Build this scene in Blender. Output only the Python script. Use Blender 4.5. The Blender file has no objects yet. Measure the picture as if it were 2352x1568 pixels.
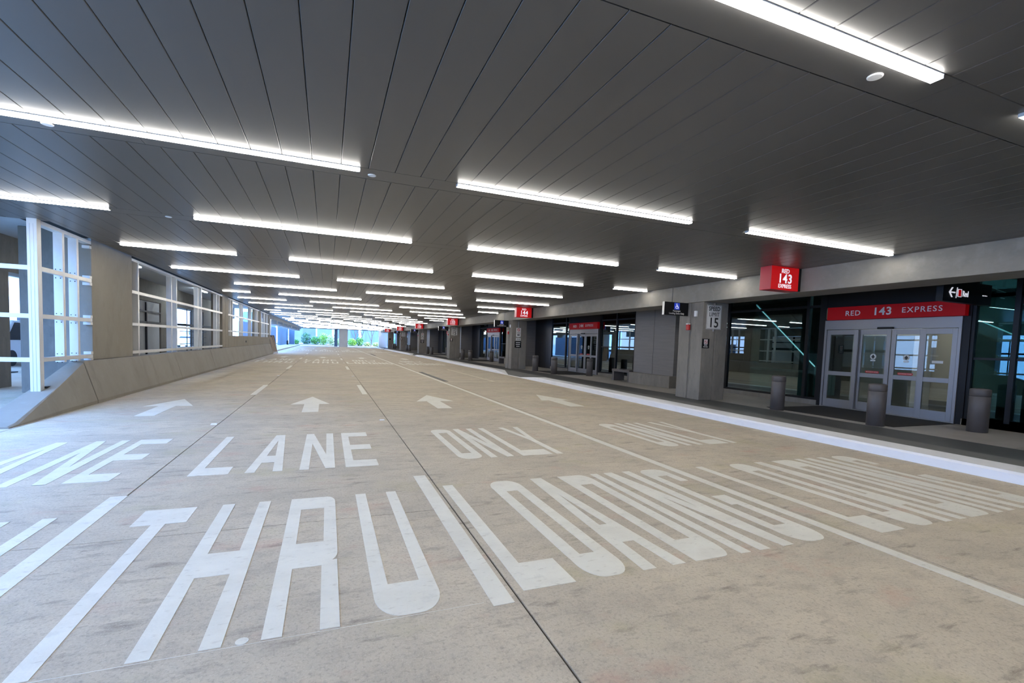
import bpy, math, random
from mathutils import Matrix, Vector
random.seed(7)
S = bpy.context.scene
COL = S.collection

# ------------------------------------------------------------------ camera
YAW, PITCH, ROLL, FPX, OFF = 0.37484, -0.058895, 0.03496, 1081.3, 71.1
def cam_axes():
    ca, sa, cb, sb = math.cos(YAW), math.sin(YAW), math.cos(PITCH), math.sin(PITCH)
    f = Vector((sa*cb, ca*cb, sb)); r = Vector((ca, -sa, 0)); u = r.cross(f)
    cc, sc = math.cos(ROLL), math.sin(ROLL)
    return r*cc + u*sc, -r*sc + u*cc, f
cr, cu, cf = cam_axes()
cam = bpy.data.cameras.new('camera'); co = bpy.data.objects.new('camera', cam); COL.objects.link(co)
m = Matrix.Identity(4)
for i in range(3):
    m[i][0], m[i][1], m[i][2] = cr[i], cu[i], -cf[i]
m[2][3] = 1.6
co.matrix_world = m
cam.sensor_width = 36; cam.lens = 36*FPX/2352; cam.shift_y = OFF/2352; cam.clip_end = 600; cam.clip_start = .05
S.camera = co

# ------------------------------------------------------------------ sky, sun, exposure
LAMP = 38.0
W = bpy.data.worlds.new('sky'); S.world = W; W.use_nodes = True
nt = W.node_tree; bg = nt.nodes['Background']
bg.inputs['Color'].default_value = (0.20, 0.44, 1.0, 1); bg.inputs['Strength'].default_value = 16.0
sun = bpy.data.lights.new('sun', 'SUN'); sun.energy = 8.0; sun.angle = .01; sun.color = (1, .95, .88)
so = bpy.data.objects.new('sun', sun); COL.objects.link(so)
so.rotation_euler = Vector((-0.85, 0.55, -0.62)).to_track_quat('-Z', 'Y').to_euler()
S.view_settings.view_transform = 'Standard'; S.view_settings.look = 'None'
S.view_settings.exposure = 0.0; S.view_settings.gamma = 1.0; S.view_settings.use_curve_mapping = False

# ------------------------------------------------------------------ materials
def mat(name, col, rough=.6, metal=0.0, spec=.5, emit=None, estr=0, noise=None, bump=0, bscale=40):
    """noise: list of (scale xyz, colour2, low, high, amount)"""
    m_ = bpy.data.materials.new(name); m_.use_nodes = True
    n = m_.node_tree.nodes; l = m_.node_tree.links; p = n['Principled BSDF']
    p.inputs['Base Color'].default_value = (*col, 1); p.inputs['Roughness'].default_value = rough
    p.inputs['Metallic'].default_value = metal; p.inputs['Specular IOR Level'].default_value = spec
    if emit: p.inputs['Emission Color'].default_value = (*emit, 1); p.inputs['Emission Strength'].default_value = estr
    tc = None
    if noise or bump:
        tc = n.new('ShaderNodeNewGeometry')
    if noise:
        cur = None
        for (sc, c2, lo, hi, am) in noise:
            mp = n.new('ShaderNodeVectorMath'); mp.operation = 'MULTIPLY'; mp.inputs[1].default_value = sc
            l.new(tc.outputs['Position'], mp.inputs[0])
            nz = n.new('ShaderNodeTexNoise'); nz.inputs['Scale'].default_value = 1; nz.inputs['Detail'].default_value = 6
            nz.inputs['Roughness'].default_value = .65
            l.new(mp.outputs[0], nz.inputs['Vector'])
            mr = n.new('ShaderNodeMapRange'); mr.inputs[1].default_value = lo; mr.inputs[2].default_value = hi
            mr.inputs[3].default_value = 0; mr.inputs[4].default_value = am
            l.new(nz.outputs[0], mr.inputs[0])
            mx = n.new('ShaderNodeMix'); mx.data_type = 'RGBA'
            l.new(mr.outputs[0], mx.inputs[0])
            if cur is None: mx.inputs[6].default_value = (*col, 1)
            else: l.new(cur, mx.inputs[6])
            mx.inputs[7].default_value = (*c2, 1)
            cur = mx.outputs[2]
        l.new(cur, p.inputs['Base Color'])
    if bump:
        nz = n.new('ShaderNodeTexNoise'); nz.inputs['Scale'].default_value = bscale; nz.inputs['Detail'].default_value = 5
        l.new(tc.outputs['Position'], nz.inputs['Vector'])
        b = n.new('ShaderNodeBump'); b.inputs['Strength'].default_value = bump; b.inputs['Distance'].default_value = .01
        l.new(nz.outputs[0], b.inputs['Height']); l.new(b.outputs[0], p.inputs['Normal'])
    return m_

M = {}
M['road'] = mat('road_concrete', (.50, .44, .345), .72, spec=.16, noise=[
    ((.30, .42, 1), (.64, .545, .41), .35, .65, .7), ((.9, 1.3, 1), (.42, .37, .295), .42, .66, .75),
    ((2.2, 8, 1), (.19, .155, .125), .57, .70, .7), ((5, 7, 1), (.37, .32, .26), .50, .68, .6),
    ((7, 16, 1), (.16, .13, .10), .64, .74, .6),
    ((45, 45, 1), (.28, .235, .19), .50, .68, .6), ((110, 110, 1), (.70, .61, .49), .54, .66, .5),
    ((1.0, 1.7, 1), (.50, .285, .22), .58, .72, .5), ((.8, 1.1, 3), (.44, .40, .22), .56, .72, .45)], bump=.18, bscale=55)
M['joint'] = mat('joint_sealant', (.055, .05, .045), .8)
M['paint'] = mat('road_paint', (.72, .695, .61), .55, noise=[((2.5, 4, 1), (.63, .60, .52), .4, .7, .8), ((4, 5, 1), (.52, .50, .44), .60, .70, .5),
    ((10, 26, 1), (.42, .37, .30), .58, .70, .6)], bump=.1, bscale=60)
M['paint_yellow'] = mat('road_paint_cream', (.66, .60, .45), .55, noise=[((3, 8, 1), (.44, .38, .29), .45, .7, .6)])
M['curb'] = mat('curb_white', (.84, .84, .85), .5, noise=[((2, 2, 4), (.68, .68, .70), .5, .8, .6)])
M['walk_grey'] = mat('sidewalk_grey', (.15, .148, .142), .55, noise=[((1.5, 1.5, 1), (.11, .108, .104), .4, .7, .7), ((70, 70, 1), (.2, .2, .19), .5, .7, .4)])
M['walk_dark'] = mat('sidewalk_dark', (.052, .053, .055), .5, noise=[((1.5, 1.5, 1), (.07, .072, .074), .4, .7, .7)])
M['walk_light'] = mat('sidewalk_light', (.34, .32, .295), .5, noise=[((1.2, 1.2, 1), (.27, .25, .23), .4, .7, .8), ((60, 60, 1), (.4, .38, .36), .55, .7, .4)])
M['mat'] = mat('door_mat', (.022, .02, .019), .9)
M['conc'] = mat('concrete_grey', (.215, .197, .170), .7, noise=[((.9, .9, .6), (.155, .142, .122), .4, .65, .8),
    ((5, 5, 1.6), (.265, .245, .215), .5, .75, .6), ((9, 9, 3), (.12, .115, .108), .56, .72, .6)], bump=.15, bscale=25)
M['conc_beam'] = mat('concrete_beam', (.25, .228, .195), .7, noise=[((.9, .9, 1.6), (.19, .18, .16), .4, .65, .9),
    ((4, 4, 4), (.30, .285, .26), .5, .75, .6)], bump=.12, bscale=25)
M['conc_wall'] = mat('concrete_wall', (.255, .228, .186), .7, noise=[((.5, .7, .5), (.21, .183, .148), .4, .65, .8),
    ((1.3, 2, .8), (.16, .14, .115), .55, .72, .6), ((6, 7, 3), (.30, .275, .23), .55, .78, .5)], bump=.12, bscale=25)
M['ceil'] = mat('ceiling_panel', (.098, .096, .094), .34, metal=.25, noise=[((.4, .2, 1), (.083, .083, .083), .4, .7, .6)])
M['ceil_gap'] = mat('ceiling_gap', (.012, .012, .012), .9)
M['lamp_body'] = mat('lamp_body', (.5, .5, .5), .4)
M['lens'] = mat('lamp_lens', (.9, .9, .9), .4, emit=(1.0, .965, .90), estr=LAMP)
M['lens_in'] = mat('lobby_lamp_lens', (.9, .9, .9), .4, emit=(.95, 1.0, .98), estr=9)
M['lens_hall'] = mat('hall_lamp_lens', (.9, .9, .9), .4, emit=(.8, .92, 1.0), estr=55)
M['lens_low'] = mat('strip_lens', (.9, .9, .9), .4, emit=(.85, 1.0, 1.0), estr=3)
M['white_plastic'] = mat('white_plastic', (.75, .75, .74), .5)
M['alu'] = mat('white_aluminium', (.64, .63, .61), .38, metal=.1, noise=[((3, 3, 1.5), (.52, .52, .52), .45, .75, .6)])
M['alu_grey'] = mat('door_aluminium', (.27, .262, .265), .36, metal=.5)
M['black'] = mat('black_metal', (.004, .004, .0045), .45, spec=.3)
M['panel'] = mat('dark_panel', (.018, .018, .022), .32, metal=.4)
M['bollard'] = mat('bollard_grey', (.10, .088, .084), .5, noise=[((12, 12, 6), (.075, .07, .07), .45, .7, .5)])
M['red'] = mat('sign_red', (.50, .004, .006), .4, emit=(.50, .002, .004), estr=.45)
M['red_side'] = mat('sign_red_side', (.52, .03, .05), .35)
M['sign_white'] = mat('sign_white_lit', (.8, .8, .85), .4, emit=(.92, .92, 1), estr=.6)
M['red_flat'] = mat('header_red', (.33, .003, .006), .5, spec=.2, emit=(.5, .002, .004), estr=.12)
M['white_txt'] = mat('white_lettering', (.78, .76, .74), .5)
M['plate'] = mat('sign_plate_white', (.62, .62, .60), .4)
M['black_txt'] = mat('black_lettering', (.015, .015, .015), .5)
M['blue'] = mat('access_blue', (.02, .05, .42), .4, emit=(.02, .05, .42), estr=.5)
M['alarm'] = mat('alarm_red', (.45, .015, .012), .4)
M['tile'] = mat('stone_cladding', (.19, .18, .175), .5, noise=[((1, 1, 14), (.155, .147, .145), .4, .7, .8)])
M['lobby_floor'] = mat('lobby_floor', (.14, .14, .13), .2)
M['lobby_wall'] = mat('lobby_wall', (.42, .40, .35), .5)
M['lobby_dark'] = mat('lobby_dark', (.025, .032, .034), .5)
M['teal'] = mat('lobby_teal', (.035, .085, .09), .4)
M['steel'] = mat('brushed_steel', (.5, .5, .5), .3, metal=.9)
M['wood'] = mat('timber', (.42, .27, .15), .6, noise=[((8, 8, 1), (.3, .18, .1), .4, .7, .6)])
M['dkboard'] = mat('dark_board', (.10, .085, .075), .6)
M['plaster'] = mat('pale_plaster', (.55, .58, .62), .7, noise=[((.6, .6, .6), (.45, .48, .53), .4, .7, .7)])
M['out_white'] = mat('outside_white', (.8, .8, .8), .6)
M['out_blue'] = mat('far_wall_blue_grey', (.10, .15, .22), .6, noise=[((.5, .5, .3), (.07, .11, .17), .4, .7, .7)])
M['ground'] = mat('outside_ground', (.5, .47, .42), .8, noise=[((.5, .5, 1), (.42, .40, .36), .4, .7, .7)])
M['mulch'] = mat('garden_soil', (.16, .12, .08), .9)
M['cone'] = mat('cone_orange', (.8, .12, .02), .5)
M['rubber'] = mat('rubber', (.02, .02, .02), .7)
M['carpaint'] = mat('white_car_paint', (.78, .78, .78), .25)
M['carglass'] = mat('car_glass', (.03, .04, .05), .1)
M['trunk'] = mat('bark', (.12, .09, .07), .9)
for nm, c, c2 in (('leaf_green', (.16, .36, .07), (.08, .22, .05)), ('leaf_dark', (.06, .19, .08), (.03, .11, .05)),
                  ('leaf_lime', (.30, .50, .06), (.18, .36, .05)), ('leaf_yellow', (.60, .60, .24), (.36, .45, .16))):
    M[nm] = mat(nm, c, .6, noise=[((3, 3, 3), c2, .4, .6, .9)])

def glass_mat(name, tint, refl, rough=.0):
    m_ = bpy.data.materials.new(name); m_.use_nodes = True
    n = m_.node_tree.nodes; l = m_.node_tree.links; n.clear()
    o = n.new('ShaderNodeOutputMaterial'); mx = n.new('ShaderNodeMixShader'); t = n.new('ShaderNodeBsdfTransparent')
    g = n.new('ShaderNodeBsdfGlossy'); fr = n.new('ShaderNodeFresnel'); fr.inputs[0].default_value = 1.5
    ma = n.new('ShaderNodeMath'); ma.operation = 'MULTIPLY_ADD'; ma.inputs[1].default_value = 1.0; ma.inputs[2].default_value = refl
    ma.use_clamp = True
    t.inputs[0].default_value = (*tint, 1); g.inputs['Color'].default_value = (.8, .95, 1, 1); g.inputs['Roughness'].default_value = rough
    l.new(fr.outputs[0], ma.inputs[0]); l.new(ma.outputs[0], mx.inputs[0]); l.new(t.outputs[0], mx.inputs[1]); l.new(g.outputs[0], mx.inputs[2])
    l.new(mx.outputs[0], o.inputs[0])
    return m_
M['glass'] = glass_mat('curtain_glass', (.30, .48, .50), .12, .004)
M['door_glass'] = glass_mat('door_glass', (.72, .74, .72), .03, .0)
M['clear'] = glass_mat('balustrade_glass', (.6, .8, .8), .05)

# ------------------------------------------------------------------ mesh helpers
class MB:
    def __init__(s): s.v = []; s.f = []
    def box(s, x0, x1, y0, y1, z0, z1):
        x0, x1 = min(x0, x1), max(x0, x1); y0, y1 = min(y0, y1), max(y0, y1); z0, z1 = min(z0, z1), max(z0, z1)
        b = len(s.v)
        s.v += [(x0, y0, z0), (x1, y0, z0), (x1, y1, z0), (x0, y1, z0), (x0, y0, z1), (x1, y0, z1), (x1, y1, z1), (x0, y1, z1)]
        s.f += [(b, b+3, b+2, b+1), (b+4, b+5, b+6, b+7), (b, b+1, b+5, b+4), (b+1, b+2, b+6, b+5), (b+2, b+3, b+7, b+6), (b+3, b, b+4, b+7)]
        return s
    def prism(s, poly, fn, a, b_):
        """poly 2d ccw; fn(u,v,w)->xyz; w from a to b_"""
        n = len(poly); b = len(s.v)
        s.v += [fn(u, v, a) for u, v in poly] + [fn(u, v, b_) for u, v in poly]
        s.f.append(tuple(range(b+n-1, b-1, -1))); s.f.append(tuple(range(b+n, b+2*n)))
        for i in range(n):
            j = (i+1) % n
            s.f.append((b+i, b+j, b+n+j, b+n+i))
        return s
    def loft(s, secs, closed=True, caps=True):
        b = len(s.v); n = len(secs[0])
        for q in secs: s.v += list(q)
        for k in range(len(secs)-1):
            for i in range(n if closed else n-1):
                j = (i+1) % n
                s.f.append((b+k*n+i, b+k*n+j, b+(k+1)*n+j, b+(k+1)*n+i))
        if caps and closed:
            s.f.append(tuple(b+i for i in range(n-1, -1, -1))); s.f.append(tuple(b+(len(secs)-1)*n+i for i in range(n)))
        return s
    def lathe(s, prof, cx, cy, n=24):
        secs = [[(cx+r*math.cos(2*math.pi*i/n), cy+r*math.sin(2*math.pi*i/n), z) for i in range(n)] for r, z in prof]
        return s.loft(secs)
    def tube(s, a, b_, r, n=8):
        a = Vector(a); b_ = Vector(b_); d = (b_-a).normalized(); q = d.to_track_quat('Z', 'Y')
        secs = [[tuple(p + q @ Vector((r*math.cos(2*math.pi*i/n), r*math.sin(2*math.pi*i/n), 0))) for i in range(n)] for p in (a, b_)]
        return s.loft(secs)

def link(name, mesh, m_, parent=None):
    o = bpy.data.objects.new(name, mesh); COL.objects.link(o)
    if m_ is not None and not mesh.materials: mesh.materials.append(m_)
    if parent is not None: o.parent = parent
    return o
def base_of(p):
    v = Vector((0, 0, 0))
    while p is not None:
        v += p.location; p = p.parent
    return v
def build(name, mb, mk, parent=None, loc=None, bevel=0, smooth=False):
    off = base_of(parent) if parent is not None else Vector(loc if loc is not None else (0, 0, 0))
    me = bpy.data.meshes.new(name)
    me.from_pydata([(x-off.x, y-off.y, z-off.z) for x, y, z in mb.v], [], mb.f); me.update()
    o = link(name, me, M[mk] if isinstance(mk, str) else mk, parent)
    if parent is None: o.location = off
    if bevel:
        b = o.modifiers.new('bevel', 'BEVEL'); b.width = bevel; b.segments = 2; b.limit_method = 'ANGLE'
    if smooth:
        for p in me.polygons: p.use_smooth = len(p.vertices) == 4
    return o
def tag(o, label, cat, group=None, kind=None):
    o['label'] = label; o['category'] = cat
    if group: o['group'] = group
    if kind: o['kind'] = kind
    return o
def struct(o, label=None, cat=None):
    o['kind'] = 'structure'
    if label: o['label'] = label
    if cat: o['category'] = cat
    return o
def thing(name, loc, label=None, cat=None, group=None, kind=None):
    o = bpy.data.objects.new(name, None); COL.objects.link(o); o.location = loc; o.empty_display_size = .2
    if label: tag(o, label, cat, group, kind)
    return o
def copy_tree(o, parent=None):
    c = o.copy(); COL.objects.link(c)
    if parent is not None: c.parent = parent
    for ch in list(o.children): copy_tree(ch, c)
    return c
def relabel(o, label, group=None):
    o['label'] = label
    if group: o['group'] = group
    elif 'group' in o: del o['group']
    return o

_dg = None
def text(name, s, size, at, face, mk, parent, bold=0.0, xs=1.0, depth=.006, align='CENTER', space=1.0):
    """face 'S' reads from -Y side, 'W' reads from -X side; at = centre of text in world"""
    cu_ = bpy.data.curves.new('t', 'FONT'); cu_.body = s; cu_.size = size; cu_.extrude = depth/2; cu_.offset = bold
    cu_.align_x = align; cu_.align_y = 'CENTER'; cu_.resolution_u = 3; cu_.space_character = space
    t = bpy.data.objects.new('t', cu_); COL.objects.link(t)
    dg = bpy.context.evaluated_depsgraph_get()
    me = bpy.data.meshes.new_from_object(t.evaluated_get(dg)); me.name = name
    bpy.data.objects.remove(t, do_unlink=True); bpy.data.curves.remove(cu_)
    off = base_of(parent); A = Vector(at) - off
    for v in me.vertices:
        x, y, z = v.co.x*xs, v.co.y, v.co.z
        v.co = (A.x + x, A.y - z, A.z + y) if face == 'S' else (A.x - z, A.y - x, A.z + y)
    me.materials.clear(); me.materials.append(M[mk]); me.update()
    return link(name, me, None, parent)

ORD = ['first', 'second', 'third', 'fourth', 'fifth', 'sixth', 'seventh', 'eighth', 'ninth', 'tenth', 'eleventh', 'twelfth', 'thirteenth', 'fourteenth']
HC = 3.59            # ceiling height
PER = 15.4           # module of the terminal facade
YEND = 105.0

# ------------------------------------------------------------------ floor
mb = MB()
xs = [-16, -10.5, -4.62, -1.80, 1.145, 4.46, 8.95]
ys = [-20] + [4.36+4.57*k for k in range(-4, 23)] + [107]
g = .006
for i in range(len(xs)-1):
    for j in range(len(ys)-1):
        mb.box(xs[i]+g*1.3, xs[i+1]-g*1.3, ys[j]+g*.8, ys[j+1]-g*.8, -.2, 0)
struct(build('floor', mb, 'road'), 'tan concrete roadway slabs with dark joints', 'road')
struct(build('floor_joints', MB().box(-16, 8.95, -20, 107, -.3, -.012), 'joint'), 'dark sealant in the roadway joints', 'floor joint')
struct(build('outside_ground', MB().box(-60, -16, -30, 190, -.3, -.01).box(-16, 60, 107, 190, -.3, -.01), 'ground'), 'pale outdoor ground beyond the roadway', 'ground')

# ------------------------------------------------------------------ ceiling
mb = MB()
x0c, x1c, pw = -4.85, 10.27, .303
ROW0 = 2.095; RP = 3.775
rows = list(range(-5, 27))
panel_x = []
x = -2.0 - .303*10 + .0
while x < x0c: x += pw
edges = [x0c] + [x + i*pw for i in range(200) if x + i*pw < x1c-.02] + [x1c]
for n in rows:
    ya = ROW0 + RP*n + .376; yb = ROW0 + RP*(n+1) - .006
    for i in range(len(edges)-1):
        a, b = edges[i]+.0022, edges[i+1]-.0022
        if b - a < .03: continue
        c = .0045
        mb.prism([(a, HC+.03), (a, HC+c), (a+c, HC), (b-c, HC), (b, HC+c), (b, HC+.03)], lambda u, v, w: (u, w, v), ya, yb)
    # smooth transverse band that carries the lamps
    c0 = ROW0 + RP*n
    for xa in range(5):
        w0 = x0c + xa*3.024
        mb.prism([(c0, HC+.03), (c0+.37, HC+.03), (c0+.37, HC+.004), (c0+.366, HC), (c0+.004, HC), (c0, HC+.004)], lambda u, v, w: (w, u, v), w0+.002, w0+3.022)
struct(build('ceiling', mb, 'ceil'), 'dark grey metal plank ceiling', 'ceiling')
struct(build('ceiling_backing', MB().box(x0c, x1c, -17, YEND, HC+.035, HC+.4), 'ceil_gap'), 'dark void above the ceiling planks', 'ceiling')

# linear lamps
LST = [.28 + 1.2175*k for k in range(4)]
proto = {}
def lamp(xa, xb, y, label, group=None):
    L = round(xb-xa, 3)
    if L not in proto:
        r = thing('linear_ceiling_light', (xa, y, HC)); proto[L] = r
        build('housing', MB().box(xa+.0, xb, y-.004, y+.002, HC-.008, HC).box(xa, xb, y+.076, y+.082, HC-.010, HC).box(xa-.006, xa, y, y+.078, HC-.030, HC).box(xb, xb+.006, y, y+.078, HC-.030, HC), 'lamp_body', r)
        build('lens', MB().box(xa+.002, xb-.002, y+.002, y+.076, HC-.030, HC-.002), 'lens', r)
    else:
        r = copy_tree(proto[L]); r.location = (xa, y, HC)
    return tag(r, label, 'ceiling light', group)
POS = {1: ['only'], 2: ['left', 'right'], 3: ['left', 'middle', 'right'], 4: ['leftmost', 'second from left', 'third from left', 'rightmost'], 5: ['leftmost', 'second from left', 'middle', 'second from right', 'rightmost']}
for n in rows:
    st = (.28 + 1.2175*n) % 4.87
    segs = []
    xa = st - 4.87*4
    while xa < 10.1:
        a, b = max(xa, -4.43 if n > 2 else -5.7), min(xa+3.70, 10.13)
        if b - a > .35: segs.append((a, b))
        xa += 4.87
    y = ROW0 + RP*n
    for i, (a, b) in enumerate(segs):
        if n < 0: lab, grp = 'white linear ceiling light behind the viewpoint', 'lamps behind the viewpoint'
        elif n < 12:
            ln = 'full length' if b-a > 3.6 else 'shorter'
            lab = '%s glowing strip light, %s in the %s lamp row from the camera' % (ln, POS[len(segs)][i], ORD[n]); grp = 'linear ceiling lights'
        else: lab, grp = 'tiny distant strip light in the merged rows near the garden end', 'far linear ceiling lights'
        lamp(a, b, y, lab, grp)
# ceiling continues left before the framed wall starts
mb = MB()
e2 = [x0c - pw*i for i in range(0, 4)]
for n in range(-5, 3):
    ya = ROW0 + RP*n + .376; yb = min(ROW0 + RP*(n+1) - .006, 11.48)
    if yb < ya: continue
    for i in range(3):
        a, b = e2[i+1]+.0022, e2[i]-.0022; c = .0045
        mb.prism([(a, HC+.03), (a, HC+c), (a+c, HC), (b-c, HC), (b, HC+c), (b, HC+.03)], lambda u, v, w: (u, w, v), ya, yb)
    c0 = ROW0 + RP*n
    mb.prism([(c0, HC+.03), (c0+.37, HC+.03), (c0+.37, HC+.004), (c0+.366, HC), (c0+.004, HC), (c0, HC+.004)], lambda u, v, w: (w, u, v), e2[-1], x0c-.002)
struct(build('ceiling_left', mb, 'ceil'), 'dark grey metal planks above the open left side', 'ceiling')
struct(build('ceiling_left_backing', MB().box(e2[-1], x0c, -17, 11.5, HC+.035, HC+.4), 'ceil_gap'), 'dark void above the left planks', 'ceiling')
# round white discs on the bands
dp = None
for n, xx in ((0, 3.6), (1, -2.57), (1, .48), (2, -2.57), (3, .48), (4, 3.6)):
    y = ROW0 + RP*n + .215
    if dp is None:
        d = build('ceiling_sensor', MB().lathe([(.0, HC-.009), (.042, HC-.009), (.048, HC-.006), (.05, HC), (0, HC)], xx, y), 'white_plastic', loc=(xx, y, HC)); dp = d
    else:
        d = dp.copy(); COL.objects.link(d); d.location = (xx, y, HC)
    tag(d, {(0, 3.6): 'large looking white disc beside the nearest lamp', (1, -2.57): 'white disc under the long lamp at far left',
            (1, .48): 'white disc in the gap of the second lamp row', (2, -2.57): 'white disc in the left gap of the third lamp row',
            (3, .48): 'white disc in the fourth lamp row', (4, 3.6): 'white disc in the fifth lamp row'}[(n, xx)], 'ceiling sensor', 'white ceiling discs')

# ------------------------------------------------------------------ road markings
TH = .003
def fl(u, v, w): return (u, v, w)
def rp(x0, x1, y0, y1, c='', rx=None, ry=None, n=7):
    """rectangle with chosen rounded corners: a=bottom left b=bottom right c=top right d=top left"""
    rx = rx or (x1-x0)*.38; ry = ry or (y1-y0)*.6
    P = []
    for key, cx, cy, a0 in (('a', x0+rx, y0+ry, 180), ('b', x1-rx, y0+ry, 270), ('c', x1-rx, y1-ry, 0), ('d', x0+rx, y1-ry, 90)):
        if key in c:
            P += [(cx+rx*math.cos(math.radians(a0+90*i/n)), cy+ry*math.sin(math.radians(a0+90*i/n))) for i in range(n+1)]
        else: P.append({'a': (x0, y0), 'b': (x1, y0), 'c': (x1, y1), 'd': (x0, y1)}[key])
    return P
def glyph(ch, x0, x1, y0, y1, s, h):
    w = x1-x0; H = y1-y0; R = []
    if ch == 'T': R = [rp(x0, x1, y1-h, y1), rp((x0+x1)/2-s/2, (x0+x1)/2+s/2, y0, y1-h)]
    elif ch == 'H': R = [rp(x0, x0+s, y0, y1), rp(x1-s, x1, y0, y1), rp(x0+s, x1-s, y0+.36*H, y0+.52*H)]
    elif ch == 'R': R = [rp(x0, x0+s, y0, y1), rp(x0+s, x1-s*.2, y1-h*.85, y1, 'c'), rp(x1-s, x1, y0+.36*H, y1, 'bc', s*.8, H*.07), rp(x0+s, x1-s*.7, y0+.34*H, y0+.52*H), rp(x1-s*1.1, x1-s*.05, y0, y0+.37*H)]
    elif ch == 'U': R = [rp(x0, x0+s, y0+h*.7, y1), rp(x1-s, x1, y0+h*.7, y1), rp(x0, x1, y0, y0+h, 'ab')]
    elif ch == 'L': R = [rp(x0, x0+s, y0, y1), rp(x0+s, x1, y0, y0+h)]
    elif ch == 'E': R = [rp(x0, x0+s, y0, y1), rp(x0+s, x1, y0, y0+h), rp(x0+s, x1, y1-h, y1), rp(x0+s, x1-.02*w, y0+.43*H, y0+.57*H)]
    elif ch == 'I': R = [rp(x0, x1, y0, y1)]
    elif ch == 'O': R = [rp(x0, x0+s, y0+h*.7, y1-h*.7), rp(x1-s, x1, y0+h*.7, y1-h*.7), rp(x0, x1, y0, y0+h, 'ab'), rp(x0, x1, y1-h, y1, 'cd')]
    elif ch == 'D': R = [rp(x0, x0+s, y0, y1), rp(x0+s, x1, y0, y0+h, 'b'), rp(x0+s, x1, y1-h, y1, 'c'), rp(x1-s, x1, y0+h*.6, y1-h*.6)]
    elif ch == 'G': R = [rp(x0, x0+s, y0+h*.7, y1-h*.7), rp(x0, x1, y0, y0+h, 'ab'), rp(x0, x1, y1-h*.8, y1, 'cd'), rp(x1-s, x1, y0+h*.6, y0+.52*H), rp(x0+w*.5, x1-s*.5, y0+.40*H, y0+.52*H), rp(x1-s, x1, y1-h*1.5, y1-h*.4)]
    elif ch == 'A':
        c = (x0+x1)/2; t = s*.62
        R = [[(x0, y0), (x0+s, y0), (c+t*.35, y1), (c-t, y1)], [(x1-s, y0), (x1, y0), (c+t, y1), (c-t*.35, y1)], [(x0+w*.14, y0+.20*H), (x1-w*.14, y0+.20*H), (x1-w*.22, y0+.36*H), (x0+w*.22, y0+.36*H)]]
    elif ch == 'N': R = [rp(x0, x0+s, y0, y1), rp(x1-s, x1, y0, y1), [(x1-s*1.05, y0), (x1-s*.1, y0), (x0+s*1.05, y1), (x0+s*.1, y1)]]
    elif ch == 'Y':
        c = (x0+x1)/2
        R = [rp(c-s/2, c+s/2, y0, y0+.5*H), [(c-s/2, y0+.45*H), (c+s*.3, y0+.45*H), (x0+s, y1), (x0, y1)], [(c-s*.3, y0+.45*H), (c+s/2, y0+.45*H), (x1, y1), (x1-s, y1)]]
    return R
def word(s, spans, y0, y1, sw, h, label, group, dx=0, dy=0, near=True):
    c = (sum(a+b for a, b in spans)/len(spans)/2+dx, (y0+y1)/2+dy, 0)
    if near:
        r = thing('painted_word', c, label, 'road marking', group)
        for i, (ch, (a, b)) in enumerate(zip(s, spans)):
            mb = MB()
            for q, P in enumerate(glyph(ch, a+dx, b+dx, y0+dy, y1+dy, sw, h)): mb.prism(P, fl, .0002, TH+.0001*q)
            build('letter', mb, 'paint', r)
    else:
        mb = MB()
        for ch, (a, b) in zip(s, spans):
            for q, P in enumerate(glyph(ch, a+dx, b+dx, y0+dy, y1+dy, sw, h)): mb.prism(P, fl, .0002, TH+.0001*q)
        r = tag(build('painted_word', mb, 'paint', loc=c), label, 'road marking', group)
    return r
THRU = [(-1.495, -1.10), (-.895, -.492), (-.31, .088), (.285, .69)]
LANE = [(-1.45, -1.05), (-.885, -.485), (-.30, .105), (.23, .63)]
LOAD = [(1.21, 1.60), (1.72, 2.08), (2.155, 2.54), (2.64, 3.03), (3.10, 3.20), (3.30, 3.69), (3.79, 4.17)]
ONLY = [(1.72, 2.10), (2.20, 2.58), (2.72, 3.17), (3.02, 3.42)]
ONLY = [(1.73, 2.08), (2.17, 2.52), (2.66, 3.14), (3.06, 3.46)]
LOAD4 = [(4.745, 5.08), (5.27, 5.62), (5.73, 6.08), (6.18, 6.58), (6.66, 6.765), (6.88, 7.26), (7.40, 7.76)]
ONLY4 = [(5.25, 5.60), (5.70, 6.05), (6.18, 6.62), (6.56, 6.96)]
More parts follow.
